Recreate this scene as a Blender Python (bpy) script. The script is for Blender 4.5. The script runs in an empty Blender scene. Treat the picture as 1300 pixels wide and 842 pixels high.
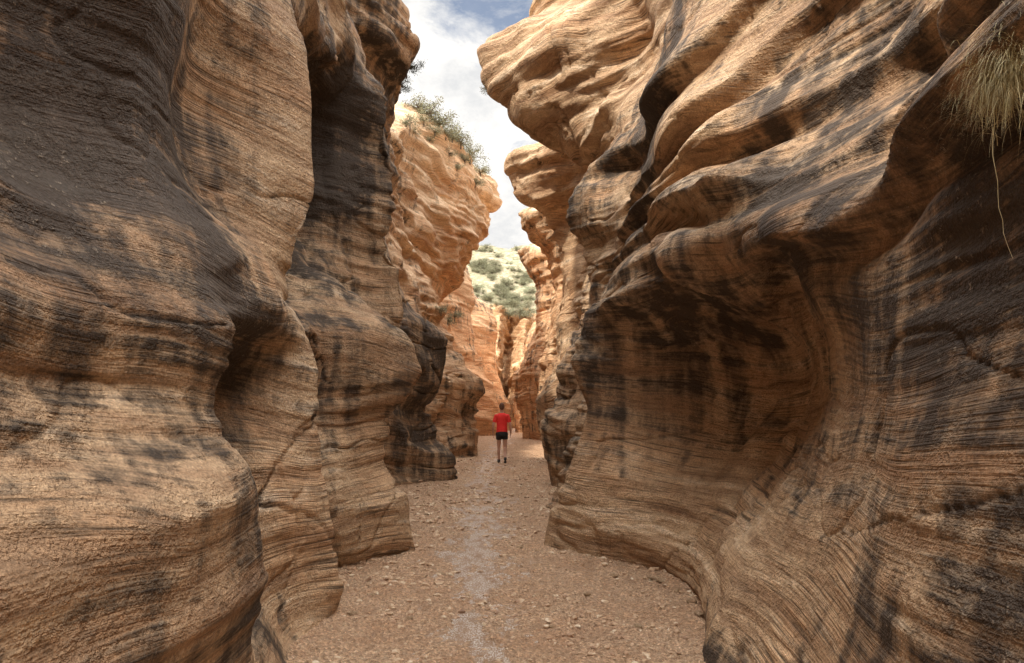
import bpy, bmesh, math, random
import numpy as np
from mathutils import Vector, Matrix
random.seed(7); rng=np.random.default_rng(7)
scn=bpy.context.scene
COL=scn.collection
F=867.0; TH=math.atan(96/867.0); CH=1.6
def unp(px,py,Y):
    a=(px-650)/F; b=(421-py)/F
    dy=math.cos(TH)-b*math.sin(TH); dz=math.sin(TH)+b*math.cos(TH)
    return (a/dy*Y, Y, CH+dz/dy*Y)
# ---------------- noise
def _h(ix,iy,iz,seed):
    n=(ix*np.int64(374761393)+iy*np.int64(668265263)+iz*np.int64(2147483647)+np.int64(seed)*np.int64(974634777))&0xffffffff
    n=((n^(n>>13))*np.int64(1274126177))&0xffffffff
    n=(n^(n>>16))&0xffffffff
    n=((n*np.int64(2246822519))&0xffffffff); n=n^(n>>15)
    return (n&0xffff)/32767.5-1.0
def vn(x,y,z,seed=0):
    x0=np.floor(x);y0=np.floor(y);z0=np.floor(z)
    fx=x-x0;fy=y-y0;fz=z-z0
    fx=fx*fx*fx*(fx*(fx*6-15)+10);fy=fy*fy*fy*(fy*(fy*6-15)+10);fz=fz*fz*fz*(fz*(fz*6-15)+10)
    x0=x0.astype(np.int64);y0=y0.astype(np.int64);z0=z0.astype(np.int64)
    r=0
    for dx in (0,1):
        wx=fx if dx else 1-fx
        for dy in (0,1):
            wy=fy if dy else 1-fy
            for dz in (0,1):
                wz=fz if dz else 1-fz
                r=r+wx*wy*wz*_h(x0+dx,y0+dy,z0+dz,seed)
    return r
def fbm(x,y,z,o=4,seed=0,g=.5):
    r=0;a=1;t=0
    for i in range(o):
        r=r+a*vn(x*2**i+i*7.3,y*2**i+i*3.1,z*2**i+i*5.7,seed+i); t+=a; a*=g
    return r/t*1.6
def sst(a,b,x):
    t=np.clip((x-a)/(b-a),0,1); return t*t*(3-2*t)
# ---------------- node helper
class NT:
    def __init__(s,mat):
        s.t=mat.node_tree; s.n=s.t.nodes; s.l=s.t.links
    def new(s,ty,**k):
        n=s.n.new(ty)
        for a,b in k.items(): setattr(n,a,b)
        return n
    def put(s,sock,v):
        if v is None: return
        if isinstance(v,bpy.types.NodeSocket): s.l.new(v,sock)
        else: sock.default_value=v
    def m(s,op,a,b=None,c=None,clamp=False):
        n=s.new('ShaderNodeMath',operation=op,use_clamp=clamp)
        s.put(n.inputs[0],a); s.put(n.inputs[1],b)
        if c is not None: s.put(n.inputs[2],c)
        return n.outputs[0]
    def noise(s,vec,scale=1,detail=4,rough=.55,dist=0):
        n=s.new('ShaderNodeTexNoise'); s.put(n.inputs['Vector'],vec)
        n.inputs['Scale'].default_value=scale;n.inputs['Detail'].default_value=detail
        n.inputs['Roughness'].default_value=rough;n.inputs['Distortion'].default_value=dist
        return n.outputs['Fac']
    def ramp(s,f,stops):
        n=s.new('ShaderNodeValToRGB'); e=n.color_ramp.elements
        while len(e)<len(stops): e.new(.5)
        for i,(p,c) in enumerate(stops):
            e[i].position=p; e[i].color=(c[0],c[1],c[2],1) if not isinstance(c,(int,float)) else (c,c,c,1)
        s.put(n.inputs[0],f); return n.outputs[0]
    def mix(s,f,a,b,bt='MIX'):
        n=s.new('ShaderNodeMix',data_type='RGBA',blend_type=bt)
        s.put(n.inputs[0],f)
        for k,v in ((6,a),(7,b)):
            if isinstance(v,tuple) and len(v)==3: v=(*v,1)
            s.put(n.inputs[k],v)
        return n.outputs[2]
    def comb(s,x,y,z):
        n=s.new('ShaderNodeCombineXYZ'); s.put(n.inputs[0],x);s.put(n.inputs[1],y);s.put(n.inputs[2],z); return n.outputs[0]
    def pos(s):
        n=s.new('ShaderNodeTexCoord'); sp=s.new('ShaderNodeSeparateXYZ'); s.l.new(n.outputs['Object'],sp.inputs[0])
        return n.outputs['Object'],sp.outputs[0],sp.outputs[1],sp.outputs[2]
    def bump(s,h,st,d,nrm=None):
        n=s.new('ShaderNodeBump'); s.put(n.inputs['Height'],h); n.inputs['Strength'].default_value=st; n.inputs['Distance'].default_value=d
        if nrm is not None: s.l.new(nrm,n.inputs['Normal'])
        return n.outputs[0]
def newmat(name):
    m=bpy.data.materials.new(name); m.use_nodes=True
    t=NT(m); b=t.n['Principled BSDF']; return m,t,b
def rock_mat(name,tint=(1,1,1),fine=1.0,bd=.03,zone=True):
    m,t,b=newmat(name)
    P,x,y,z=t.pos()
    N1=t.noise(P,.45,1)
    L=t.noise(P,1.1,3,.6)
    zz=t.m('ADD',t.m('MULTIPLY_ADD',N1,.75,z),t.m('MULTIPLY',x,.10))
    A=t.noise(t.comb(t.m('MULTIPLY',x,.5*fine),t.m('MULTIPLY',y,.5*fine),t.m('MULTIPLY',zz,5.5*fine)),1,5,.72)
    B=t.noise(t.comb(t.m('MULTIPLY',x,1.2*fine),t.m('MULTIPLY',y,1.2*fine),t.m('MULTIPLY',zz,50*fine)),1,3,.65)
    G=t.noise(P,80*fine,2,.7)
    R=t.noise(P,12*fine,4,.74)
    c=t.ramp(A,[(.28,(.16,.094,.055)),(.42,(.37,.235,.137)),(.54,(.56,.395,.245)),(.68,(.80,.645,.475))])
    c=t.mix(t.ramp(L,[(.44,0.0),(.72,.5)]),c,(.50,.28,.14))
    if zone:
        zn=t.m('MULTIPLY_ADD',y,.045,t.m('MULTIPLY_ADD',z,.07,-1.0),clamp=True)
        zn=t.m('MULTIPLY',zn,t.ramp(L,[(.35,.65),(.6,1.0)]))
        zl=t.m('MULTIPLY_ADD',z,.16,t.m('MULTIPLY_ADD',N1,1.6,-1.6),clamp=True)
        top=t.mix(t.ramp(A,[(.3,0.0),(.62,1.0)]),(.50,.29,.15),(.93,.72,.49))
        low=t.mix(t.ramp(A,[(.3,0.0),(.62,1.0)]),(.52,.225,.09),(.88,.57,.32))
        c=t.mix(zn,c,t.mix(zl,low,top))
    lm=t.ramp(t.m('MULTIPLY_ADD',t.m('SUBTRACT',R,.5),.6,L),[(.40,.10),(.58,1.0)])   # laminae fade in and out
    c=t.mix(lm,c,t.mix(1,c,t.ramp(B,[(.34,.26),(.46,.92),(.7,1.2)]),'MULTIPLY'))
    c=t.mix(1,c,t.ramp(R,[(.30,.66),(.48,1.0),(.7,1.14)]),'MULTIPLY')
    at=t.new('ShaderNodeAttribute',attribute_name='varnish_shade').outputs['Fac']  # desert varnish mask, with the shade of hollows painted in
    S=t.noise(t.comb(t.m('MULTIPLY',x,3.6),t.m('MULTIPLY',y,3.6),t.m('MULTIPLY',z,.28)),1,3,.6)
    q=t.m('ADD',t.m('ADD',at,t.m('MULTIPLY',t.m('SUBTRACT',S,.5),2.2)),t.m('MULTIPLY',t.m('SUBTRACT',A,.5),2.2))
    q=t.m('ADD',q,t.m('MULTIPLY',t.m('SUBTRACT',R,.5),1.0))
    q=t.m('ADD',q,t.m('MULTIPLY',t.m('SUBTRACT',B,.5),1.2))
    vf=t.ramp(q,[(.30,0.0),(.53,.55),(.84,.96)])
    c=t.mix(vf,c,t.mix(L,(.015,.011,.009),(.078,.055,.040)))
    pk=t.m('MULTIPLY',t.ramp(t.noise(P,24*fine,4,.78),[(.60,0.0),(.67,1.0)]),t.ramp(N1,[(.50,0.0),(.64,.55)]))
    c=t.mix(pk,c,(.50,.41,.31))
    c=t.mix(1,c,t.ramp(G,[(.3,.66),(.7,1.27)]),'MULTIPLY')
    c=t.mix(1,c,(*tint,1),'MULTIPLY')
    t.put(b.inputs['Base Color'],c)
    b.inputs['Roughness'].default_value=.75
    b.inputs['Specular IOR Level'].default_value=.35
    h=t.m('ADD',t.m('MULTIPLY',A,1.0),t.m('MULTIPLY',t.m('MULTIPLY',B,lm),.6))
    h=t.m('ADD',h,t.m('MULTIPLY',R,.45))
    n=t.bump(h,1.0,bd)
    t.put(b.inputs['Normal'],n)
    return m
M_near=rock_mat('sandstone_varnish_shade',(1.03,1.0,.97),1.0,.045)
M_far=rock_mat('pale_cream_sandstone',(1.15,1.02,.88),.35,.12,False)

def mesh_np(name,verts,faces_quads,mat,smooth=True):
    me=bpy.data.meshes.new(name)
    me.vertices.add(len(verts)); me.vertices.foreach_set('co',np.asarray(verts,dtype=np.float32).ravel())
    fq=np.asarray(faces_quads,dtype=np.int32); k=fq.shape[1]
    me.loops.add(fq.size); me.loops.foreach_set('vertex_index',fq.ravel())
    me.polygons.add(len(fq)); me.polygons.foreach_set('loop_start',np.arange(0,fq.size,k,dtype=np.int32))
    me.polygons.foreach_set('use_smooth',np.full(len(fq),smooth))
    me.update(calc_edges=True)
    if mat: me.materials.append(mat)
    return me
def addobj(name,me,label=None,cat=None,kind=None,parent=None,group=None):
    o=bpy.data.objects.new(name,me); COL.objects.link(o)
    if label:o['label']=label
    if cat:o['category']=cat
    if kind:o['kind']=kind
    if group:o['group']=group
    if parent:o.parent=parent
    return o
def grid_faces(ns,nz,flip=False):
    i=np.arange(ns-1)[:,None]*nz+np.arange(nz-1)[None,:]
    i=i.ravel(); q=np.stack([i,i+nz,i+nz+1,i+1],1)
    return q[:,::-1] if flip else q
# ---------------- walls from measured profiles
def C(Y,pts,zt,sg=1.0,cr=0.0):
    k=sorted([( *unp(p[1],p[0],(p[2] if len(p)>2 else Y)),) for p in pts],key=lambda v:v[2])
    a=np.array(k); return dict(z=a[:,2],x=a[:,0],y=a[:,1],zt=zt,sg=sg,Y=Y,cr=cr)
def W(Y,pts,zt,cr=0.0):
    a=np.array(sorted(pts)); return dict(z=a[:,0],x=a[:,1],y=np.full(len(a),Y,float),zt=zt,sg=1.0,Y=Y,cr=cr)
def gsm(a,sig):
    n=int(max(1,round(sig*3))); k=np.exp(-.5*(np.arange(-n,n+1)/max(sig,.3))**2);k/=k.sum()
    return np.convolve(np.pad(a,n,mode='edge'),k,mode='valid')
ZU=np.arange(-.35,22,.015)
ZR=np.concatenate([np.arange(-.35,4.6,.016),np.arange(4.6,21,.045)])
def build_wall(name,cols,out,sign,blobs,mat,label,cat,amp=1.0,base=.42,flutes=(),ledges=(),rolls=.06,beds=1.0,cracks=()):
    cx=[];cy=[];zt=[]
    for c in cols:
        sig=max(.035,.009*abs(c['Y']))*c['sg']/.015
        X=gsm(np.interp(ZU,c['z'],c['x']),sig);Yv=gsm(np.interp(ZU,c['z'],c['y']),sig)
        cx.append(np.interp(ZR,ZU,X));cy.append(np.interp(ZR,ZU,Yv));zt.append(c['zt'])
    cx=np.array(cx);cy=np.array(cy);zt=np.array(zt,float); crs=np.array([c['cr'] for c in cols])
    n=len(cols); S=[]
    for i in range(n-1):
        d=np.hypot(cols[i+1]['x'].mean()-cols[i]['x'].mean(),cols[i+1]['Y']-cols[i]['Y'])
        Ym=max(2.5,abs(cols[i]['Y']+cols[i+1]['Y'])/2)
        k=int(np.clip(d/(.0045*Ym),34,110)); S.append(i+np.arange(k)/k)
    S=np.concatenate(S+[[n-1.0]]); i1=np.minimum(S.astype(int),n-2); t=(S-i1)
    i0=np.maximum(i1-1,0);i2=i1+1;i3=np.minimum(i1+2,n-1)
    def cr(a):
        p0,p1,p2,p3=a[i0],a[i1],a[i2],a[i3]; sh=(lambda q:q if a.ndim==1 else q[:,None]); tt=sh(t)
        c1=sh(crs[i1]);c2=sh(crs[i2])
        m1=(p2-p0)*.42*(1-c1)+(p2-p1)*c1;m2=(p3-p1)*.42*(1-c2)+(p2-p1)*c2
        return (2*tt**3-3*tt**2+1)*p1+(tt**3-2*tt**2+tt)*m1+(-2*tt**3+3*tt**2)*p2+(tt**3-tt**2)*m2
    X=cr(cx);Y=cr(cy);T=cr(zt)
    Z=np.broadcast_to(ZR[None,:],X.shape).copy()
    T=T+.45*vn(S*2.3,S*0,S*0,5)
    d=np.maximum(Z-T[:,None],0)
    idx=np.clip(np.searchsorted(ZR,T),0,len(ZR)-1)
    Xt=X[np.arange(len(S)),idx][:,None];Yt=Y[np.arange(len(S)),idx][:,None]
    r=np.where(d>0,1.1*d+.9*d*d,0)
    up=d>0
    X=np.where(up,Xt+out[0]*r,X);Y=np.where(up,Yt+out[1]*r,Y);Z=np.where(up,T[:,None]+.45*d,Z)
    P=np.stack([X,Y,Z],2)
    N=np.cross(np.gradient(P,axis=0),np.gradient(P,axis=1)); N=sign*N/(np.linalg.norm(N,axis=2,keepdims=True)+1e-9)
    sc=np.clip(np.abs(Y)/8,.35,3.0)*amp
    x,y,z=P[...,0],P[...,1],P[...,2]
    fd=1-.65*sst(30,40,y)          # smoother, larger sculpted curves farther up the canyon
    L=fbm(x*.9,y*.9,z*.9,3,11)*.075+ (.62-np.abs(fbm(x*.55+3,y*.55,z*1.0,3,21)))*.06
    D=L*np.minimum(sc,1.6)*fd
    D=D+fbm(x*.28,y*.28,z*.42,3,31)*.20*np.clip(sc-1.1,0,1.5)*fd
    # scooped flutes with crisp crests running obliquely across the face
    ro=z+.45*y+.6*fbm(x*.35,y*.35,z*.35,2,33)
    fl=np.abs(np.sin(ro*2.1+1.8*vn(x*.4,y*.4,z*.2,35)))
    D=D+rolls*(.60-fl**.9)*np.clip(sc*1.5,.6,1.3)*np.clip(.5+vn(x*.5,y*.5,z*.5,36),.1,1)
    wz=z+.10*x+.22*fbm(x*.4,y*.4,z*.4,1,41)
    for (z0,zw,am,ya,yb) in ledges:
        k=sst(ya,ya+.8,y)*(1-sst(yb-.8,yb,y))*np.clip(.75+.6*vn(x*0,y*.9,z*0,int(z0*7)),.3,1.2)
        zl=wz-z0+.12*vn(y*1.1,y*0,y*0,int(z0*10))
        D=D+am*k*np.where(zl>0,np.exp(-(zl/(zw*1.9))**2),np.exp(-(zl/(zw*.35))**2)-.55*np.exp(-((zl+.14)/(zw*.7))**2))
    st1=vn(x*.45,y*.45,wz*3.6,51); st2=vn(x*.7,y*.7,wz*9,52); st3=vn(x*1.1,y*1.1,wz*24,53)
    rough=.05+1.05*np.clip(.45+1.3*fbm(x*.8,y*.8,z*.8,2,61),0,1.3)
    big=np.clip(sc,.35,2.2)
    st1f=np.sign(st1)*np.abs(st1)**.5
    D=D+rough*fd*(.036*st1f*big+.022*np.sign(st2)*np.abs(st2)**.6*np.clip(big,.4,1.6)+.011*np.sign(st3)*np.abs(st3)**.7)
    cap_=sst(5.6,7.0,z)*sst(8,12,y)*beds*fd
    fz=vn(x*.14,y*.14,wz*1.15,54); f2=vn(x*.3,y*.3,wz*2.3,55)
    rb=np.abs(np.sin(wz*2.2+1.3*vn(x*.3,y*.3,wz*.6,58)))**.5      # rounded stacked beds
    D=D+cap_*(.06*np.tanh(fz*5)+.14*(rb-.75)*np.clip(.6+vn(x*.3,y*.3,z*.3,59),.2,1.2)+.07*np.tanh(f2*5)+.03*np.tanh(vn(x*.5,y*.5,wz*7,56)*5))
    ck=fbm(x*.7,y*.7,wz*1.2,3,71); D=D-.035*np.exp(-(ck/.03)**2)*np.clip(sc,.5,2)*fd
    jt=fbm(x*.8+9,y*.8,z*.25,2,73); D=D-.09*np.exp(-(jt/.03)**2)*np.clip(sc-.9,0,1.5)*np.clip(1.5*fd-.5,0,1)
    for (bx,by,bz,br,bh,ba) in flutes:
        dd=((x-bx)**2+(y-by)**2)/br**2+((z-bz)/bh)**2
        D=D+ba*np.exp(-dd*1.2)*(np.abs(vn(x*3.4,y*3.4,z*.35,75))-.4)
    vv=np.zeros_like(x)
    if cracks:
        ys=np.maximum(y,.5); u=x/ys; w_=(z-CH)/ys
        u=u+.006*vn(y*11,z*11,x*11,77); w_=w_+.006*vn(y*11+5,z*11,x*11,78)
        for (ya,yb,st,pl) in cracks:
            K=[unp(p[0],p[1],1.0) for p in pl]; K=[(k[0],k[2]-CH) for k in K]; dm=np.full_like(x,9.0)
            for (u0,w0),(u1,w1) in zip(K[:-1],K[1:]):
                ll=(u1-u0)**2+(w1-w0)**2; tt=np.clip(((u-u0)*(u1-u0)+(w_-w0)*(w1-w0))/ll,0,1)
                dm=np.minimum(dm,np.hypot(u-u0-tt*(u1-u0),w_-w0-tt*(w1-w0)))
            dm=dm*ys; k=((y>ya)&(y<yb))
            wd=(.007+.009*np.clip(.5+vn(x*6,y*6,z*6,79),0,1))*st**.5
            g=np.exp(-(dm/wd)**2)*k; D=D-.026*g*st; vv=vv+.55*g*st
    P=P+N*D[...,None]
    P[...,2]=np.maximum(P[...,2],-.5)
    x,y,z=P[...,0],P[...,1],P[...,2]
    v=vv+base+.42*fbm(x*.45,y*.45,z*.6,3,81)-.30*sst(11,20,y)
    for (bx,by,bz,br,bh,ba) in blobs:
        dd=((x-bx)**2+(y-by)**2)/br**2+((z-bz)/bh)**2
        v=v+ba*np.exp(-dd*1.2)  # blobs vary the varnish and also paint shade into recesses
    me=mesh_np(name,P.reshape(-1,3),grid_faces(P.shape[0],P.shape[1],sign<0),mat)
    a=me.attributes.new('varnish_shade','FLOAT','POINT'); a.data.foreach_set('value',v.astype(np.float32).ravel())
    return addobj(name,me,label,cat,'structure')
def bl(px,py,Y,r,h,a): return (*unp(px,py,Y),r,h,a)

LC=[W(-16,[(-.3,-2.6),(2,-2.2),(4,-3),(8,-3.4)],11),
 W(-8,[(-.3,-2.0),(2,-2.6),(4,-2.3),(8,-3)],13.5),
 W(-3,[(-.3,-1.9),(1,-2.1),(3,-2.5),(8,-3.0)],14.5),  # rim out of view, raised to keep sun off the near right wall
 W(0.2,[(-.3,-1.7),(1,-1.75),(2,-2.0),(3,-2.5),(5,-2.7),(8,-2.9)],14.5),
 W(1.8,[(-.3,-1.50),(.4,-1.46),(.8,-1.36),(1.1,-1.42),(1.4,-1.72),(1.7,-1.80),(1.95,-1.72),(2.3,-2.05),(2.8,-2.5),(3.3,-2.6),(4,-2.3),(8,-2.9)],14.2),
 W(2.7,[(-.3,-1.40),(.3,-1.36),(.7,-1.27),(1.0,-1.26),(1.2,-1.32),(1.45,-1.60),(1.7,-1.74),(1.95,-1.66),(2.2,-1.80),(2.5,-2.15),(3.0,-2.5),(3.5,-2.5),(4,-2.25),(8,-2.8)],13.8),
 C(3.45,[(930,310),(842,316),(790,323),(740,331),(690,331),(650,322),(600,298),(560,274),(520,268),(480,284),(440,304),(410,306),(390,288),(330,230),(250,190),(150,165),(60,175),(0,200)],13.2,.35,.95),
 C(4.0,[(960,372),(900,366),(860,356),(820,332),(780,285),(740,225),(700,175),(650,140),(600,115),(520,125),(450,205),(425,282),(405,303),(380,300),(340,280),(300,262),(200,225),(100,215),(0,240)],12.8,.4,.3),
 C(4.65,[(920,388),(860,384),(830,376),(800,358),(765,343),(720,338),(680,338),(600,316),(540,284),(480,272),(440,298),(416,345),(392,352),(340,325),(250,265),(150,235),(60,245),(0,280)],12.4,.4),
 C(5.5,[(830,398),(810,408),(790,418),(768,432),(748,440),(725,434),(700,426),(650,412),(600,403),(540,399),(500,401),(450,392),(415,380),(385,364),(350,366),(310,385),(250,398),(150,394),(60,387),(0,372)],12,.3,.98),
 C(6.05,[(800,300),(760,320),(730,345),(690,360),(640,352),(560,340),(500,350),(450,380),(415,390),(385,350),(340,270),(300,225),(200,195),(120,215),(75,290),(40,372),(0,385)],11.6,.45,.3),
 C(6.9,[(760,400),(735,415),(705,446),(680,452),(640,446),(560,410),(500,408),(450,420),(420,417),(397,396),(355,310),(300,235),(200,205),(135,230),(92,325),(55,405),(0,412)],11,.45),
 C(7.7,[(730,505),(712,531),(697,537),(672,528),(625,500),(570,486),(530,500),(500,520),(470,533),(440,527),(415,506),(395,482),(372,450),(348,400),(310,325),(260,280),(200,270),(155,290),(115,360),(75,430),(0,420)],10.4,.3,.98),
 C(8.5,[(680,380),(620,360),(560,355),(500,375),(450,430),(420,468),(385,452),(340,422),(300,398),(250,375),(200,368),(155,380),(110,422),(60,446),(0,426)],9.8,.45),
 C(9.1,[(680,430),(620,425),(560,430),(500,450),(450,485),(420,505),(380,512),(340,506),(300,490),(250,493),(215,502),(185,501),(150,486),(100,470),(50,453),(0,430)],9.6,.3,.98),
 C(10.8,[(660,400),(600,400),(520,400),(450,410),(400,410),(300,400),(200,400),(100,400),(50,420),(0,430)],10,.8),
 C(13,[(625,470),(560,470),(480,470),(430,475),(400,480),(350,475),(250,475),(200,485),(160,503),(130,498),(95,500),(75,518),(50,526),(20,514),(0,494),(-60,480)],11.5,.3,.5),
 C(15.2,[(612,576),(603,577),(585,573),(550,549),(520,542),(490,555),(460,569),(430,572),(418,563),(400,530),(350,500),(300,490),(200,492),(160,500),(120,490),(0,470)],8.2,.3,.95),
 C(18,[(590,500),(500,495),(430,490),(390,490),(300,485),(200,485),(130,485)],9.0),
 C(22.5,[(580,607),(560,606),(530,606),(495,611),(475,600),(450,575),(400,556),(340,540),(280,530),(200,525),(150,520)],11.4,.4,.95),
 C(26.5,[(575,550),(480,545),(400,545),(360,560),(320,578),(290,595),(240,596),(200,580),(170,560)],12.6,.5),
 C(31,[(566,575),(480,572),(420,560),(390,556),(365,578),(345,588),(325,592),(310,608),(290,616),(275,614),(258,626),(240,626),(228,614),(215,610)],11.8,.25,.9),
 C(35,[(560,560),(480,560),(400,555),(340,555),(300,560),(250,570)],10.6),
 C(39,[(553,632),(525,636),(495,630),(465,612),(430,602),(400,597),(375,600),(350,598),(330,590)],9.4,.5,.8),
 C(43,[(552,570),(500,570),(450,570),(400,570),(345,570)],9.2,.7),
 C(47,[(550,650),(515,648),(485,634),(455,628),(430,630),(405,632),(390,618),(375,600)],9.2,.5,.8),
 C(54,[(545,580),(450,575),(380,570)],8.5)]
LB=[bl(60,60,2.8,1.2,1.6,.55),bl(230,140,3.8,1.0,1.5,.6),bl(140,690,3,1.0,.5,.35),bl(40,380,2.4,.5,.6,.2),bl(300,500,4.0,.45,.8,.5),
 bl(430,200,8.0,1.3,1.8,.6),bl(360,180,7,1.1,1.5,.5),bl(440,110,8.6,.7,.5,.3),bl(490,480,8,.7,.5,.25),bl(450,600,7.3,.9,1.2,-.25),bl(560,480,15.2,1.4,3,.65),bl(595,500,23,1.6,3,.5),bl(300,330,4.4,.7,.5,-.5),  # upper hollow and rib alcove darkened: painted shade on top of varnish
 bl(380,640,5.2,.7,.8,-.95),bl(470,640,7,.6,.8,-.5),bl(230,280,3.4,.5,.4,-.4),bl(395,250,5.5,.35,1.5,-.35),bl(560,280,29,7,5,-.6),bl(515,60,13,1.2,2,-.1),bl(200,480,3,.5,.25,-.3),bl(490,250,9.1,.35,1.5,-.5),bl(360,810,4.4,.5,.2,.35)]
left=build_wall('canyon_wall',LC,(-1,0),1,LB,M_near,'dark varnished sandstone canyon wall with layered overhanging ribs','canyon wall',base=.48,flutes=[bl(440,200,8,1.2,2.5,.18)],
 ledges=[(2.05,.10,.08,1,4.5),(1.15,.10,.06,1,3.6)],rolls=.15,beds=1.5,
 cracks=[(4.2,6.0,1.3,[(412,500),(400,530),(362,575),(335,608),(322,640)]),(5.4,7.0,1,[(398,425),(428,515),(430,570),(456,640),(462,715)]),(4.2,6,1,[(326,642),(400,662),(428,700)]),(4.3,5.6,.8,[(345,590),(372,640),(380,700),(360,780)]),(2.0,3.6,.8,[(0,335),(90,350),(150,395),(290,410)])])
RC=[W(-16,[(-.3,2.0),(2,2.6),(4,2.4),(8,3.2)],7),
 W(-8,[(-.3,2.3),(2,2.0),(4,2.8),(8,3.2)],7),
 W(-3,[(-.3,1.9),(1,2.1),(3,2.4),(8,3)],7),
 W(0.3,[(-.3,1.5),(1,1.7),(2,2.0),(3,2.1),(5,2.4),(8,2.8)],7.3),
 W(2.0,[(-.3,1.25),(.4,1.35),(.9,1.48),(1.4,1.62),(1.75,1.76),(2.15,1.84),(2.4,1.82),(2.55,1.78),(3,1.88),(3.6,2.1),(5,2.3),(8,2.8)],7.5),
 W(2.75,[(-.3,1.2),(.4,1.32),(.9,1.47),(1.4,1.62),(1.8,1.74),(2.2,1.82),(2.45,1.80),(2.65,1.78),(3,1.90),(3.6,2.2),(5,2.4),(8,2.8)],7.6),
 C(3.4,[(930,995),(842,1025),(760,1052),(700,1075),(600,1105),(500,1118),(420,1120),(370,1118),(320,1118),(270,1125),(200,1175),(100,1240),(0,1295)],7.8,.8,0),
 C(4.3,[(880,902),(842,912),(780,945),(740,968),(700,995),(650,1024),(600,1048),(500,1070),(430,1064),(370,1035),(320,1005),(280,992),(250,1005),(200,1055),(100,1120),(0,1165)],8,.9,0),
 C(5.3,[(800,888),(757,886),(700,922),(650,958),(600,996),(540,1026),(480,1042),(420,1034),(370,1000),(335,945),(305,908),(280,900),(262,918),(200,965),(100,1020),(0,1055)],8.1,.5),
 C(6.3,[(760,870),(728,866),(690,878),(640,914),(580,966),(520,1002),(460,1006),(420,985),(385,925),(360,864),(335,840),(300,860),(220,895),(170,895),(100,928),(0,960)],8.2,.5),
 C(7.2,[(730,797),(705,789),(680,787),(640,808),(600,846),(550,888),(490,908),(445,898),(415,850),(395,796),(378,770),(340,800),(270,842),(220,850),(170,845),(100,865),(0,890)],8.4,.5),
 C(8.0,[(710,690),(692,692),(676,696),(640,708),(600,722),(560,737),(520,747),(485,739),(460,728),(435,735),(412,742),(385,752),(350,775),(300,800),(250,832),(200,838),(150,832),(60,845),(0,862)],8.8,.4,.95),
 C(9.2,[(690,830),(600,840),(500,830),(430,790),(385,768),(330,790),(280,800),(240,815),(190,826),(140,829),(60,855),(0,868)],9.4,.8),
 C(11,[(650,703),(640,705),(600,713),(560,729),(500,738),(460,736),(430,740),(400,747),(365,748),(330,740),(300,724),(275,719),(255,726),(230,742),(190,768),(140,795),(100,815),(50,812),(0,800)],10.4,.4,.8),
 C(12.6,[(630,750),(560,750),(480,755),(420,765),(380,772),(300,770),(250,775),(220,775),(190,768),(150,742),(110,710),(70,690),(45,696),(25,730),(0,740)],11.3,.6),
 C(14.2,[(612,708),(580,702),(540,700),(500,705),(460,714),(430,730),(400,747),(340,758),(260,758),(225,754),(212,742),(194,712),(176,682),(156,654),(130,635),(104,624),(76,621),(54,625),(42,638),(36,662),(28,692),(0,688),(-40,674)],12.2,.2,.5),
 C(16.2,[(600,735),(500,740),(400,765),(300,775),(230,775),(205,765),(165,720),(120,680),(80,662),(50,670)],8.9,.8),
 C(19.5,[(590,697),(560,692),(520,686),(480,696),(440,706),(400,716),(360,718),(320,714),(290,704),(268,680),(245,653),(225,642),(208,644),(194,655)],8.9,.2,.7),
 C(23,[(580,720),(500,715),(420,725),(330,725),(260,725),(220,715)],9.2,.8),
 C(27,[(572,686),(540,684),(500,682),(460,690),(400,705),(350,702),(315,690),(292,672),(272,659),(258,663)],9.4,.4,.9),
 C(31,[(564,705),(480,700),(400,715),(330,712),(290,715)],9.2),
 C(35,[(560,664),(540,662),(510,652),(480,650),(460,657),(430,672),(400,682),(370,678),(345,668),(325,659),(308,660)],9.4,.5,.7),
 C(39,[(550,695),(450,700),(350,705),(310,710)],9.0),
 C(44,[(552,655),(520,652),(490,652),(460,658),(430,670),(400,682)],8.2,.6,.6),
 C(54,[(545,690),(500,690),(450,700),(400,705)],8.2)]
RB=[bl(1150,40,3.2,1.6,.9,.5),bl(1000,150,4.8,1.5,1.0,.3),bl(860,390,6.6,1.3,.4,.35),bl(960,420,5.9,1.2,.5,.3),bl(1240,320,2.5,.6,.4,.3),bl(840,150,8,1.2,1.2,.65),bl(790,150,9.5,1,1.2,.45),
 bl(760,480,7.9,.5,.6,.25),bl(900,690,5.6,1.4,.45,-.9),bl(780,660,7.4,.9,.6,-.7),bl(1010,780,4,.8,.4,-.7),bl(1150,650,3,.7,.6,-.25),bl(690,110,14,3.2,3,-.7),bl(790,60,11.5,1.6,2,-.5),
 bl(790,310,10.5,1.6,1.1,-.5),bl(680,240,20,3,3,-.7),bl(675,350,27,3,3,-.4),bl(665,370,35,3,3,.45),bl(1240,180,2.7,.6,.4,.3),bl(715,500,12,1,1.5,-.3)]
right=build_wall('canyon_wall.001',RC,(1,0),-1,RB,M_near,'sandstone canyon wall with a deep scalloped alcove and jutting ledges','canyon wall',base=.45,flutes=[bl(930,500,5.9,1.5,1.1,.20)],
 ledges=[(2.98,.15,.17,1,8.2),(3.55,.14,.18,2.0,9),(4.15,.15,.18,2.6,9.5),(4.85,.18,.20,3.5,10),(5.7,.2,.2,4.5,11)],rolls=.06,beds=.75,
 cracks=[(2,4.5,.45,[(1300,628),(1200,648),(1120,664),(1085,674)]),(4.8,7,.8,[(935,640),(905,690),(872,728)]),(2,3.6,.3,[(1130,700),(1190,722),(1250,765)])])
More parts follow.
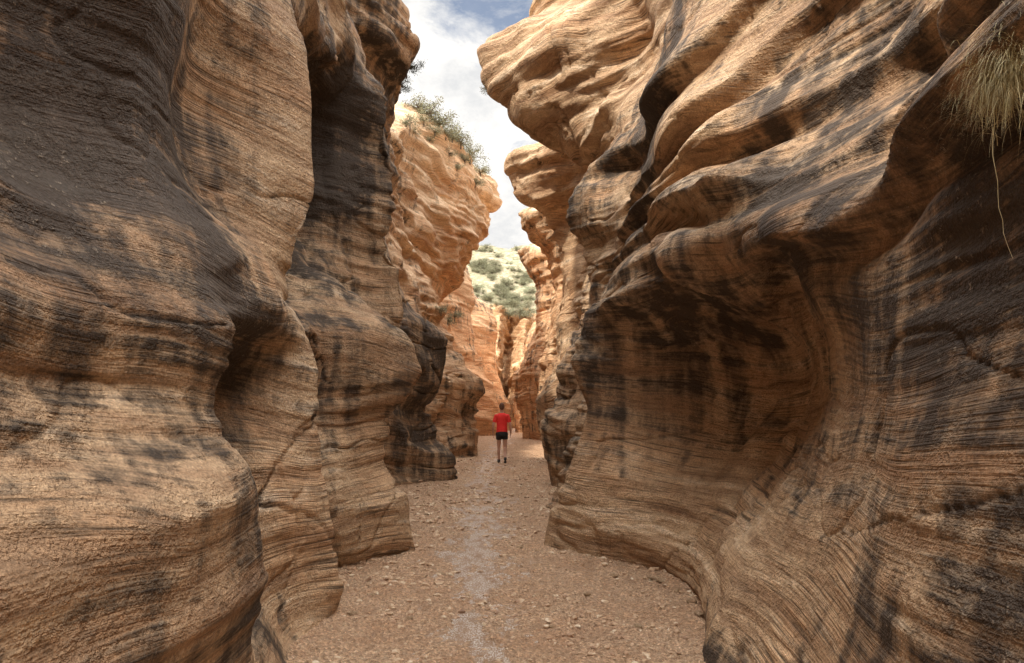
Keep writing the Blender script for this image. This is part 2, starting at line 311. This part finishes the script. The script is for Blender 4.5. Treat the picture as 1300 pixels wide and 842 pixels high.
FC=[C(62,[(545,520,52),(450,520,58),(395,520,64)],10.5),C(60,[(545,570,50),(450,575,55),(390,580,62)],10.2),
 C(62,[(545,602,50),(500,602,51),(460,606,56),(430,610,60),(388,608,64)],11.0,.8),C(58,[(545,616,49),(520,614,48),(490,622,49),(460,630,55),(420,634,58),(395,636,62)],10.4,.8,.5),
 C(63,[(545,634,58),(480,638,60),(430,645,65),(395,650,69)],9.8,.8),C(60,[(545,650,52),(510,652,51),(480,658,53),(440,664,59),(395,668,65)],10.4,.8,.5),C(66,[(545,680,58),(450,682,62),(395,684,68)],9.8),C(68,[(545,800,60),(395,800,70)],10.2)]
far=build_wall('canyon_bend_cliff',FC,(0,1),1,[],M_far,'pale sunlit sandstone cliff closing the canyon bend','cliff',1.0,base=.14,rolls=.6)
# ---------------- ground
def ground_h(x,y):
    xc=np.interp(y,[0,4.5,7.6,12,16.5,22,30,45],[-.15,-.24,-.42,-.55,-.72,-.6,-.5,-.3])
    w=np.interp(y,[0,5,10,20,40],[.28,.28,.34,.40,.45])
    ch=-.024*np.exp(-((x-xc)/w)**2)
    e=.05*np.clip(np.abs(x)-1.0,0,3)
    n=.008*fbm(x*1.8,y*1.0,x*0,3,91)+.015*fbm(x*8,y*3.0,x*0,3,95)+.012*fbm(x*30,y*22,x*0,3,97)
    return ch+e*.6+n+.024
gx=np.concatenate([np.linspace(-300,-8,14),np.linspace(-7,-2.6,30),np.linspace(-2.5,2.5,460),np.linspace(2.6,7,30),np.linspace(8,300,14)])
gy=np.concatenate([np.linspace(-300,-4,16),np.linspace(-3,3,60),np.linspace(3.01,30,1300)**1.0,np.linspace(30.2,75,120),np.linspace(80,2000,14)])
GX,GY=np.meshgrid(gx,gy,indexing='ij'); GZ=ground_h(GX,GY)
GZ=np.where((np.abs(GX)>7),0,GZ)
gm,t,b=newmat('wet_sand_and_gravel')
P,x,y,z=t.pos()
c=t.ramp(t.noise(P,34,5,.78),[(.30,(.23,.13,.075)),(.44,(.47,.29,.17)),(.57,(.65,.44,.28)),(.72,(.90,.71,.52))])
c=t.mix(t.ramp(t.noise(P,1.6,4,.65),[(.38,0.0),(.62,.6)]),c,(.47,.265,.145))
v=t.new('ShaderNodeTexVoronoi'); t.put(v.inputs['Vector'],P); v.inputs['Scale'].default_value=60
vs_=t.new('ShaderNodeSeparateColor'); t.l.new(v.outputs['Color'],vs_.inputs[0])
c=t.mix(1,c,t.ramp(vs_.outputs[0],[(0,.66),(.7,1.03),(1,1.28)]),'MULTIPLY')
wet=t.ramp(z,[(.0,1.0),(.022,0.0)])
c=t.mix(t.m('MULTIPLY',wet,.5),c,(.38,.22,.125))
t.put(b.inputs['Base Color'],c)
t.put(b.inputs['Roughness'],t.ramp(wet,[(0,.85),(1,.32)]))
h=t.m('ADD',t.noise(P,36,4,.7),t.m('MULTIPLY',v.outputs['Distance'],.8))
t.put(b.inputs['Normal'],t.bump(h,1.0,.025))
me=mesh_np('ground',np.stack([GX,GY,GZ],2).reshape(-1,3),grid_faces(len(gx),len(gy)),gm)
ground=addobj('ground',me,'gravelly tan sand of the canyon floor','ground','structure')
# ---------------- stream
wx=np.linspace(-1.0,1.0,60); wy=np.linspace(-6,60,400)
A,B=np.meshgrid(wx,wy,indexing='ij')
xc=np.interp(B,[0,4.5,7.6,12,16.5,22,30,45],[-.15,-.24,-.42,-.55,-.72,-.6,-.5,-.3])
ww=np.interp(B,[0,5,10,20,40],[.5,.5,.6,.65,.7])*(1+.3*vn(B*.9,B*0,B*0,3))
V=np.stack([xc+A*ww,B,np.full_like(A,.0075)],2)
wm,t,b=newmat('muddy_rippled_water')
P,x,y,z=t.pos()
b.inputs['Roughness'].default_value=.25; b.inputs['IOR'].default_value=1.33
b.inputs['Specular IOR Level'].default_value=.45
nv=t.comb(t.m('MULTIPLY',x,1.6),t.m('MULTIPLY',y,.8),0)
hh=t.m('ADD',t.noise(nv,40,4,.75),t.m('MULTIPLY',t.noise(nv,10,3,.6),.8))
t.put(b.inputs['Normal'],t.bump(hh,1.0,.03))
painted_glint=t.m('MULTIPLY',t.ramp(t.noise(nv,48,5,.85),[(.46,0.0),(.56,1.0)]),t.ramp(t.noise(nv,6,3,.6),[(.34,.15),(.54,1.0)]))  # pale flecks painted as sky glints on the ripples
t.put(b.inputs['Base Color'],t.mix(painted_glint,(.47,.295,.185),(.93,.85,.77)))
me=mesh_np('stream',V.reshape(-1,3),grid_faces(60,400),wm)
addobj('stream',me,'shallow muddy stream running down the canyon floor','stream','structure')
# ---------------- gravel
ico=bmesh.new(); bmesh.ops.create_icosphere(ico,subdivisions=1,radius=1)
iv=np.array([v.co[:] for v in ico.verts]); ifc=np.array([[v.index for v in f.verts] for f in ico.faces]); ico.free()
ns=20000
yy=3.2+ 20*rng.random(ns)**2.0; xx=rng.uniform(-1.9,1.9,ns)
keep=rng.random(ns)<(.2+.8*(fbm(xx*1.2,yy*1.2,xx*0,2,5)>0)); xx=xx[keep];yy=yy[keep];ns=len(xx)
sz=.003+.014*rng.random(ns)**5*1.8; sz*=np.clip(yy/6,.8,1.6)
zz=ground_h(xx,yy)
Rv=iv[None]*(1+.25*rng.standard_normal((ns,len(iv),1)))*(sz[:,None,None]*np.stack([1+.5*rng.random(ns),1+.5*rng.random(ns),.55+.3*rng.random(ns)],1)[:,None,:])
Rv=Rv+np.stack([xx,yy,zz+sz*.15],1)[:,None,:]
ff=(ifc[None]+np.arange(ns)[:,None,None]*len(iv)).reshape(-1,3)
pm,t,b=newmat('mixed_pebbles')
P,x,y,z=t.pos()
c=t.ramp(t.noise(P,16,2,.5),[(.3,(.26,.15,.09)),(.45,(.48,.30,.18)),(.6,(.60,.44,.29)),(.72,(.78,.66,.51))])
t.put(b.inputs['Base Color'],c); b.inputs['Roughness'].default_value=.7
me=mesh_np('gravel',Rv.reshape(-1,3),ff,pm,False)
addobj('gravel',me,'scattered pebbles and gravel on the canyon floor','gravel','stuff')
# stones
sm=rock_mat('stone_surface',(1.1,1.1,1.1),2.0,.01,False)
def stone(r,seed):
    bm=bmesh.new(); bmesh.ops.create_icosphere(bm,subdivisions=4,radius=1)
    a=np.array([v.co[:] for v in bm.verts]); d=1+.28*fbm(a[:,0]*1.1+seed,a[:,1]*1.1,a[:,2]*1.1,4,seed)
    a=a*d[:,None]*np.array([1.3,1,.6])*r
    a=np.round(a/(r*.05))*(r*.05)*.35+a*.65
    for v,q in zip(bm.verts,a): v.co=q
    me=bpy.data.meshes.new('stone'); bm.to_mesh(me); bm.free(); me.materials.append(sm); return me
stm=[stone(1,i+3) for i in range(4)]
for i,(px,py,s) in enumerate([(706,628,.11),(838,742,.04),(862,756,.03),(878,768,.035),(888,790,.03),(826,738,.03),(660,700,.03),(745,760,.025),(560,730,.03),(470,760,.025),(520,790,.02),(700,800,.02),(810,800,.025),(446,785,.03),(780,735,.03)]):
    b_=(421-py)/F; dy=math.cos(TH)-b_*math.sin(TH); dz=math.sin(TH)+b_*math.cos(TH); Y=-CH*dy/dz
    X=(px-650)/F/dy*Y
    o=addobj('stone' if i==0 else f'stone.{i:03d}',stm[i%4],'small rounded sandstone rock lying on the gravel','stone',group='loose stones on the canyon floor')
    o.location=(X,Y,float(ground_h(np.array([X]),np.array([Y]))[0])+s*.25); o.scale=(s,s,s); o.rotation_euler=(0,0,i*1.7)
# ---------------- far hillside
hx=np.linspace(-120,120,220); hy=np.linspace(72,260,180)
HX,HY=np.meshgrid(hx,hy,indexing='ij')
HZ=8+np.clip((HY-72)/60,0,1)**.9*25+np.clip(HY-132,0,200)*.03+3*fbm(HX*.03,HY*.03,HX*0,3,12)+.9*fbm(HX*.2,HY*.2,HX*0,3,15)-HX*.05
hm,t,b=newmat('scrubby_hillside_soil')
P,x,y,z=t.pos()
c=t.ramp(t.noise(P,.7,7,.85),[(.38,(.12,.13,.07)),(.47,(.24,.23,.135)),(.54,(.40,.34,.23)),(.64,(.56,.47,.35))])
t.put(b.inputs['Base Color'],c); b.inputs['Roughness'].default_value=1
t.put(b.inputs['Normal'],t.bump(t.noise(P,1.2,5,.7),.8,.6))
me=mesh_np('hillside',np.stack([HX,HY,HZ],2).reshape(-1,3),grid_faces(220,180),hm)
hill=addobj('hillside',me,'scrub covered slope beyond the canyon','hillside','structure')
bpy.context.view_layer.update()
# ---------------- plants
def leafmat(name,c1,c2):
    m,t,b=newmat(name); P,x,y,z=t.pos()
    t.put(b.inputs['Base Color'],t.ramp(t.noise(P,6,3,.6),[(.35,c1),(.65,c2)])); b.inputs['Roughness'].default_value=.8
    return m
LMs=leafmat('sage_leaves',(.15,.155,.085),(.36,.35,.23)); LMd=leafmat('juniper_leaves',(.03,.04,.02),(.09,.105,.05)); LMg=leafmat('dry_grass',(.44,.38,.19),(.78,.69,.43))
bark=leafmat('weathered_bark',(.10,.075,.055),(.22,.17,.13))
def foliage_mesh(name,nc,nl,rad,ls,mat,seed,zc=.55,flat=.75):
    r=np.random.default_rng(seed)
    cc=r.normal(size=(nc,3)); cc/=np.linalg.norm(cc,axis=1)[:,None]; cc*=rad*(.25+.85*r.random((nc,1))); cc[:,2]=np.abs(cc[:,2])*flat+zc*rad*.3
    ci=r.integers(0,nc,nl); p=cc[ci]+r.normal(size=(nl,3))*rad*.17
    u=r.normal(size=(nl,3)); u/=np.linalg.norm(u,axis=1)[:,None]; w=np.cross(u,r.normal(size=(nl,3))); w/=np.linalg.norm(w,axis=1)[:,None]
    L=ls*(.6+.8*r.random((nl,1))); q=np.stack([p-u*L,p+w*L*.4,p+u*L,p-w*L*.4],1)
    return mesh_np(name,q.reshape(-1,3),np.arange(nl*4).reshape(-1,4),mat,False),cc
def sticks(name,pairs,mat):
    bm=bmesh.new()
    for a,b_,r0,r1 in pairs:
        a=Vector(a);b_=Vector(b_);d=b_-a; L=d.length
        if L<1e-4: continue
        M=Matrix.Translation((a+b_)/2)@d.to_track_quat('Z','Y').to_matrix().to_4x4()
        bmesh.ops.create_cone(bm,cap_ends=True,segments=6,radius1=r0,radius2=r1,depth=L,matrix=M)
    me=bpy.data.meshes.new(name); bm.to_mesh(me); bm.free(); me.materials.append(mat); return me
def branch_pairs(cc,rad,trunk=.3):
    pr=[((0,0,-rad*.3),(0,0,rad*trunk),rad*.07,rad*.05)]
    for c in cc: 
        mid=tuple(np.array(c)*.5+np.array([0,0,rad*trunk*.5])); pr+=[((0,0,rad*trunk*.6),mid,rad*.035,rad*.025),(mid,tuple(c),rad*.025,rad*.01)]
    return pr
def hit(px,py):
    o=Vector((0,0,CH)); a=(px-650)/F;b_=(421-py)/F
    d=Vector((a,math.cos(TH)-b_*math.sin(TH),math.sin(TH)+b_*math.cos(TH))).normalized(); best=None
    for ob in (left,right,far,hill):
        ok,l,n,i=ob.ray_cast(o,d)
        if ok and (best is None or (l-o).length<(best[0]-o).length): best=(l,n)
    return best
def rim(px,py0,extra=0):
    py=py0
    while py<420:
        h=hit(px,py)
        if h and h[0].y<60: return hit(px,py+extra) or h
        py+=3
    return None
kinds=[]
for k in range(3):
    fm,cc=foliage_mesh('foliage',16,1500,1.0,.055,LMs,k+20); kinds.append((fm,sticks('branches',branch_pairs(cc,1.0),bark)))
fmj,ccj=foliage_mesh('crown',22,3500,1.0,.05,LMd,77,1.4,1.1); jn=(fmj,sticks('trunk',branch_pairs(ccj,1.0,.6),bark))
cnt=0
def plant(name,pair,parts,loc,s,label,cat,grp):
    global cnt
    e=addobj(name,None,label,cat,group=grp); e.location=loc; e.scale=(s*(.8+.4*random.random()),s,s*(.7+.5*random.random())); e.rotation_euler=(0,0,cnt*1.3); cnt+=1
    for pn,me in zip(parts,pair): addobj(pn,me,parent=e)
    return e
for px,ex,s in [(516,3,.32),(508,20,.28)]:
    h=rim(px,95,ex)
    if h: plant('juniper_tree',jn,('crown','trunk'),h[0],s*max(1,h[0].y/13),'dark green juniper rooted on the canyon rim','tree','junipers on the rim')
for px,ex,s in [(530,4,.5),(545,3,.6),(557,3,.6),(566,8,.4),(574,3,.5),(585,3,.5),(597,3,.45),(538,14,.4),(552,18,.38),(610,4,.4),(618,4,.35),(516,26,.35),(590,16,.35),(604,20,.3),(570,24,.3),(524,34,.3),(545,34,.28),(580,36,.25)]:
    h=rim(px,110,ex)
    if h: plant('shrub',kinds[cnt%3],('foliage','branches'),h[0],s*min(h[0].y,40)/22,'grey green desert shrub clinging to the sandstone rim','shrub','desert shrubs on the canyon rim')
for px,py,s in [(577,405,.35),(568,412,.3),(560,398,.3)]:
    h=hit(px,py)
    if h and h[0].y<60: plant('shrub',kinds[cnt%3],('foliage','branches'),h[0],s*h[0].y/22,'small green shrub growing on a rock ledge','shrub','desert shrubs on rock ledges')
hc=[(random.uniform(600,690),random.uniform(290,400)) for _ in range(26)]
for i in range(190):
    c_=random.choice(hc)
    h=hit(c_[0]+random.gauss(0,7),c_[1]+random.gauss(0,6))
    if h and h[0].y>62: plant('shrub',kinds[cnt%3],('foliage','branches'),h[0],.25+.95*random.random()**2,'round green scrub bush on the slope','shrub','scrub bushes on the slope')
# hanging grass tuft
h=hit(1284,100)
if h:
    inw=Vector((-1,-.25,0)).normalized()
    base=h[0]+inw*.015; vs=[];fs=[]
    for i in range(1900):
        p=base+Vector((random.gauss(0,.025),random.gauss(.0,.065),random.gauss(0,.06)))
        d=(inw*random.uniform(.15,.7)+Vector((random.gauss(0,.25),random.gauss(0,.32),random.uniform(-.2,1.0)))).normalized()
        L=random.uniform(.06,.24); k=7; w=random.uniform(.0007,.0015); side=d.cross(Vector((0,0,1))).normalized(); i0=len(vs); q=p.copy(); dr=random.uniform(.2,.55)
        for j in range(k+1):
            ww_=w*(1-j/k*.9); vs+= [tuple(q-side*ww_),tuple(q+side*ww_)]; q=q+d*L/k; d=(d+Vector((random.gauss(0,.06),random.gauss(0,.06),-dr))).normalized()
        for j in range(k): fs.append((i0+2*j,i0+2*j+1,i0+2*j+3,i0+2*j+2))
    me=mesh_np('grass_tuft',vs,fs,LMg,False)
    g=addobj('grass_tuft',me,'dry yellow green grass tuft hanging from the rock ledge','grass')
    pr=[];p=base+inw*.07+Vector((0,0,-.10))
    for j in range(12):
        q=p+Vector((random.gauss(0,.005),random.gauss(0,.005),-.045)); pr.append((tuple(p),tuple(q),.0016-.00008*j,.0015-.00008*j)); p=q
    addobj('hanging_root',sticks('hanging_root',pr,LMg),parent=g)
# ---------------- person
def ell(bm,c,r,rot=None):
    M=Matrix.Translation(c)@(rot or Matrix.Identity(4))@Matrix.Diagonal((*r,1)); bmesh.ops.create_uvsphere(bm,u_segments=20,v_segments=14,radius=1,matrix=M)
def cap(bm,a,b_,r0,r1,ends=True):
    a=Vector(a);b_=Vector(b_);d=b_-a
    M=Matrix.Translation((a+b_)/2)@d.to_track_quat('Z','Y').to_matrix().to_4x4()
    bmesh.ops.create_cone(bm,cap_ends=True,segments=16,radius1=r0,radius2=r1,depth=d.length,matrix=M)
    if ends: ell(bm,a,(r0,)*3); ell(bm,b_,(r1,)*3)
def loft(bm,rings,n=24):
    R=[]
    for (x,y,z,rx,ry) in rings: R.append([bm.verts.new((x+rx*math.cos(2*math.pi*i/n),y+ry*math.sin(2*math.pi*i/n),z)) for i in range(n)])
    for a,b_ in zip(R[:-1],R[1:]):
        for i in range(n): bm.faces.new((a[i],a[(i+1)%n],b_[(i+1)%n],b_[i]))
    bm.faces.new(R[0][::-1]); bm.faces.new(R[-1])
def finish(bm,name,mat,vox,sm=3):
    me=bpy.data.meshes.new(name); bm.to_mesh(me); bm.free(); o=bpy.data.objects.new(name,me); COL.objects.link(o)
    r=o.modifiers.new('r','REMESH'); r.mode='VOXEL'; r.voxel_size=vox; r.use_smooth_shade=True
    s=o.modifiers.new('s','SMOOTH'); s.factor=.5; s.iterations=sm
    bpy.context.view_layer.update(); dg=bpy.context.evaluated_depsgraph_get()
    m2=bpy.data.meshes.new_from_object(o.evaluated_get(dg)); o.modifiers.clear(); o.data=m2; m2.name=name; m2.materials.clear(); m2.materials.append(mat); return o
def simple(name,col,rough=.8,bmp=0):
    m,t,b=newmat(name); P,x,y,z=t.pos(); n=t.noise(P,25,3)
    t.put(b.inputs['Base Color'],t.mix(n,tuple(v*.8 for v in col),tuple(min(1,v*1.15) for v in col))); b.inputs['Roughness'].default_value=rough
    t.put(b.inputs['Normal'],t.bump(t.noise(P,12,3),.5,.02)) ; return m
skin=simple('skin',(.55,.32,.23),.55); red=simple('red_cotton',(.82,.035,.03)); blk=simple('black_shorts_fabric',(.012,.012,.014)); shoe=simple('dark_shoe_fabric',(.03,.027,.027)); hairm=simple('brown_hair',(.12,.055,.03))
bm=bmesh.new()
loft(bm,[(0,0,.80,.13,.10),(0,-.01,.88,.155,.12),(0,-.01,.96,.15,.115),(0,0,1.08,.132,.10),(0,0,1.22,.150,.11),(0,0,1.34,.170,.115),(0,-.005,1.41,.160,.10),(0,0,1.45,.11,.08),(0,0,1.48,.06,.06),(0,.01,1.57,.054,.058)])
ell(bm,(0,.02,1.655),(.074,.094,.112)); ell(bm,(0,.045,1.60),(.055,.06,.06)); cap(bm,(0,.11,1.655),(0,.127,1.635),.010,.013)
for s in (-1,1):
    ell(bm,(s*.076,.015,1.65),(.010,.018,.030)); ell(bm,(s*.165,0,1.39),(.058,.058,.060))
    el=(s*.250,-.045,1.12); wr=(s*.262,.06,.90); cap(bm,(s*.18,0,1.385),el,.048,.039); cap(bm,el,wr,.039,.026); ell(bm,(s*.254,-.018,1.06),(.038,.040,.07))
    hx_=s*.260; hd=Vector((hx_,.085,.845)); ell(bm,hd,(.019,.040,.052))
    for k in range(4):
        ln=[.036,.043,.040,.031][k]; y0=.085+.028-.019*k; p=Vector((hx_,y0,.805)); q=p+Vector((-s*.006,.002,-ln)); r_=q+Vector((-s*.016,.003,-ln*.75)); cap(bm,p,q,.0088,.008); cap(bm,q,r_,.008,.0068)
    p=Vector((hx_-s*.004,.115,.86)); q=p+Vector((-s*.010,.026,-.028)); cap(bm,p,q,.0105,.0095); cap(bm,q,q+Vector((-s*.006,.008,-.026)),.0095,.008)
    if s<0: kn=(s*.095,.13,.49); an=(s*.095,.17,.09)
    else: kn=(s*.095,.02,.48); an=(s*.10,-.20,.16)
    cap(bm,(s*.085,0,.88),kn,.086,.055); cap(bm,kn,an,.052,.036)
    kv=Vector(kn);av=Vector(an); ell(bm,kv.lerp(av,.32)+Vector((0,-.018,0)),(.050,.052,.10))
    cap(bm,an,av+Vector((0,.10,-.05)),.038,.03)
person=finish(bm,'person',skin,.006,2)
person['label']='person in red t-shirt and black shorts walking up the canyon'; person['category']='person'
bm=bmesh.new()
loft(bm,[(0,-.005,.90,.170,.132),(0,-.005,1.0,.162,.126),(0,0,1.10,.152,.116),(0,0,1.22,.162,.120),(0,0,1.34,.180,.125),(0,-.003,1.40,.170,.112),(0,0,1.445,.125,.092),(0,0,1.475,.075,.072)])
for s in (-1,1):
    ell(bm,(s*.163,0,1.382),(.066,.068,.066)); cap(bm,(s*.178,0,1.37),(s*.228,-.030,1.20),.060,.054,False)
sh=finish(bm,'t_shirt',red,.007,3); sh.parent=person
bm=bmesh.new()
loft(bm,[(0,-.01,.80,.165,.13),(0,-.01,.88,.172,.136),(0,-.005,.95,.160,.126)])
for s in (-1,1):
    kn=Vector((s*.095,.13,.49)) if s<0 else Vector((s*.095,.02,.48)); hp=Vector((s*.085,0,.86)); cap(bm,hp,hp.lerp(kn,.42),.098,.088,False); ell(bm,hp,(.098,.098,.098))
so=finish(bm,'shorts',blk,.009,2); so.parent=person
for s in (-1,1):
    bm=bmesh.new(); a=Vector((s*.095,.17,.09)) if s<0 else Vector((s*.10,-.20,.16)); tl=0 if s<0 else -.65
    R=Matrix.Rotation(tl,4,'X')
    ell(bm,a+R@Vector((0,-.02,-.045)),(.042,.058,.045)); ell(bm,a+R@Vector((0,.10,-.06)),(.046,.10,.032)); cap(bm,a+R@Vector((0,-.03,-.066)),a+R@Vector((0,.15,-.074)),.024,.022); cap(bm,a+Vector((0,0,.02)),a+R@Vector((0,0,-.04)),.044,.045,False)
    q=finish(bm,'shoe',shoe,.007,2); q.parent=person
bm=bmesh.new(); ell(bm,(0,.008,1.675),(.081,.096,.103)); ell(bm,(0,-.03,1.63),(.066,.062,.07))
for v in [v for v in bm.verts if v.co.y>.065 and v.co.z<1.71]: v.co.y=.05
hr=finish(bm,'hair',hairm,.007,1); hr.parent=person
for s in (-1,1):
    bm=bmesh.new(); ell(bm,(s*.028,.105,1.665),(.011,.010,.009)); me=bpy.data.meshes.new('eye'); bm.to_mesh(me); bm.free(); me.materials.append(simple('eye_surface',(.5,.45,.4),.2)); e=addobj('eye',me,parent=person)
px_,py_=-.29,19.8
person.location=(px_,py_,float(ground_h(np.array([px_]),np.array([py_]))[0])-.005); person.scale=(.97,.97,.97)
# ---------------- world, sun
SE,SA=math.radians(50),math.radians(211)
w=bpy.data.worlds.new('World'); scn.world=w; w.use_nodes=True
class _W: node_tree=w.node_tree
t=NT(_W); bg=t.n['Background']
sky=t.new('ShaderNodeTexSky',sky_type='NISHITA'); sky.sun_disc=False; sky.sun_elevation=SE; sky.sun_rotation=SA
tc=t.new('ShaderNodeTexCoord'); mp=t.new('ShaderNodeMapping'); t.l.new(tc.outputs['Generated'],mp.inputs[0]); mp.inputs['Scale'].default_value=(1,1,1.6); mp.inputs['Location'].default_value=(.3,.1,0)
sp=t.new('ShaderNodeSeparateXYZ'); t.l.new(tc.outputs['Generated'],sp.inputs[0])
nz=t.noise(mp.outputs[0],5.0,8,.62,.3)
lowc=t.ramp(sp.outputs[2],[(.25,.14),(.42,0.0)])    # denser cloud bank near the horizon
cf=t.ramp(t.m('ADD',nz,lowc),[(.38,.2),(.50,1.0)])
cc=t.ramp(t.noise(mp.outputs[0],8,7,.68),[(.36,(.76,.78,.81)),(.56,(1.0,1.0,1.0))])
zb=t.ramp(sp.outputs[2],[(.55,.185),(.85,1.0)])   # cloud deck is brighter overhead
c2=t.mix(1,t.mix(1,cc,zb,'MULTIPLY'),(39.5,38.6,37.2),'MULTIPLY')
t.put(bg.inputs[0],t.mix(cf,sky.outputs[0],c2)); bg.inputs[1].default_value=.15
L=bpy.data.lights.new('sun','SUN'); L.energy=5.0; L.angle=math.radians(3); L.color=(1,.92,.80)
so_=bpy.data.objects.new('sun',L); COL.objects.link(so_)
Sv=Vector((math.cos(SE)*math.sin(SA),math.cos(SE)*math.cos(SA),math.sin(SE))); so_.rotation_euler=Sv.to_track_quat('Z','Y').to_euler()
cam=bpy.data.cameras.new('camera'); cam.lens=F*36/1300; cam.sensor_width=36; cam.clip_end=5000; cam.clip_start=.05
co=bpy.data.objects.new('camera',cam); COL.objects.link(co); co.location=(0,0,CH); co.rotation_euler=(math.pi/2+TH,0,0); scn.camera=co
scn.view_settings.view_transform='Standard'; scn.view_settings.look='None'; scn.view_settings.exposure=0
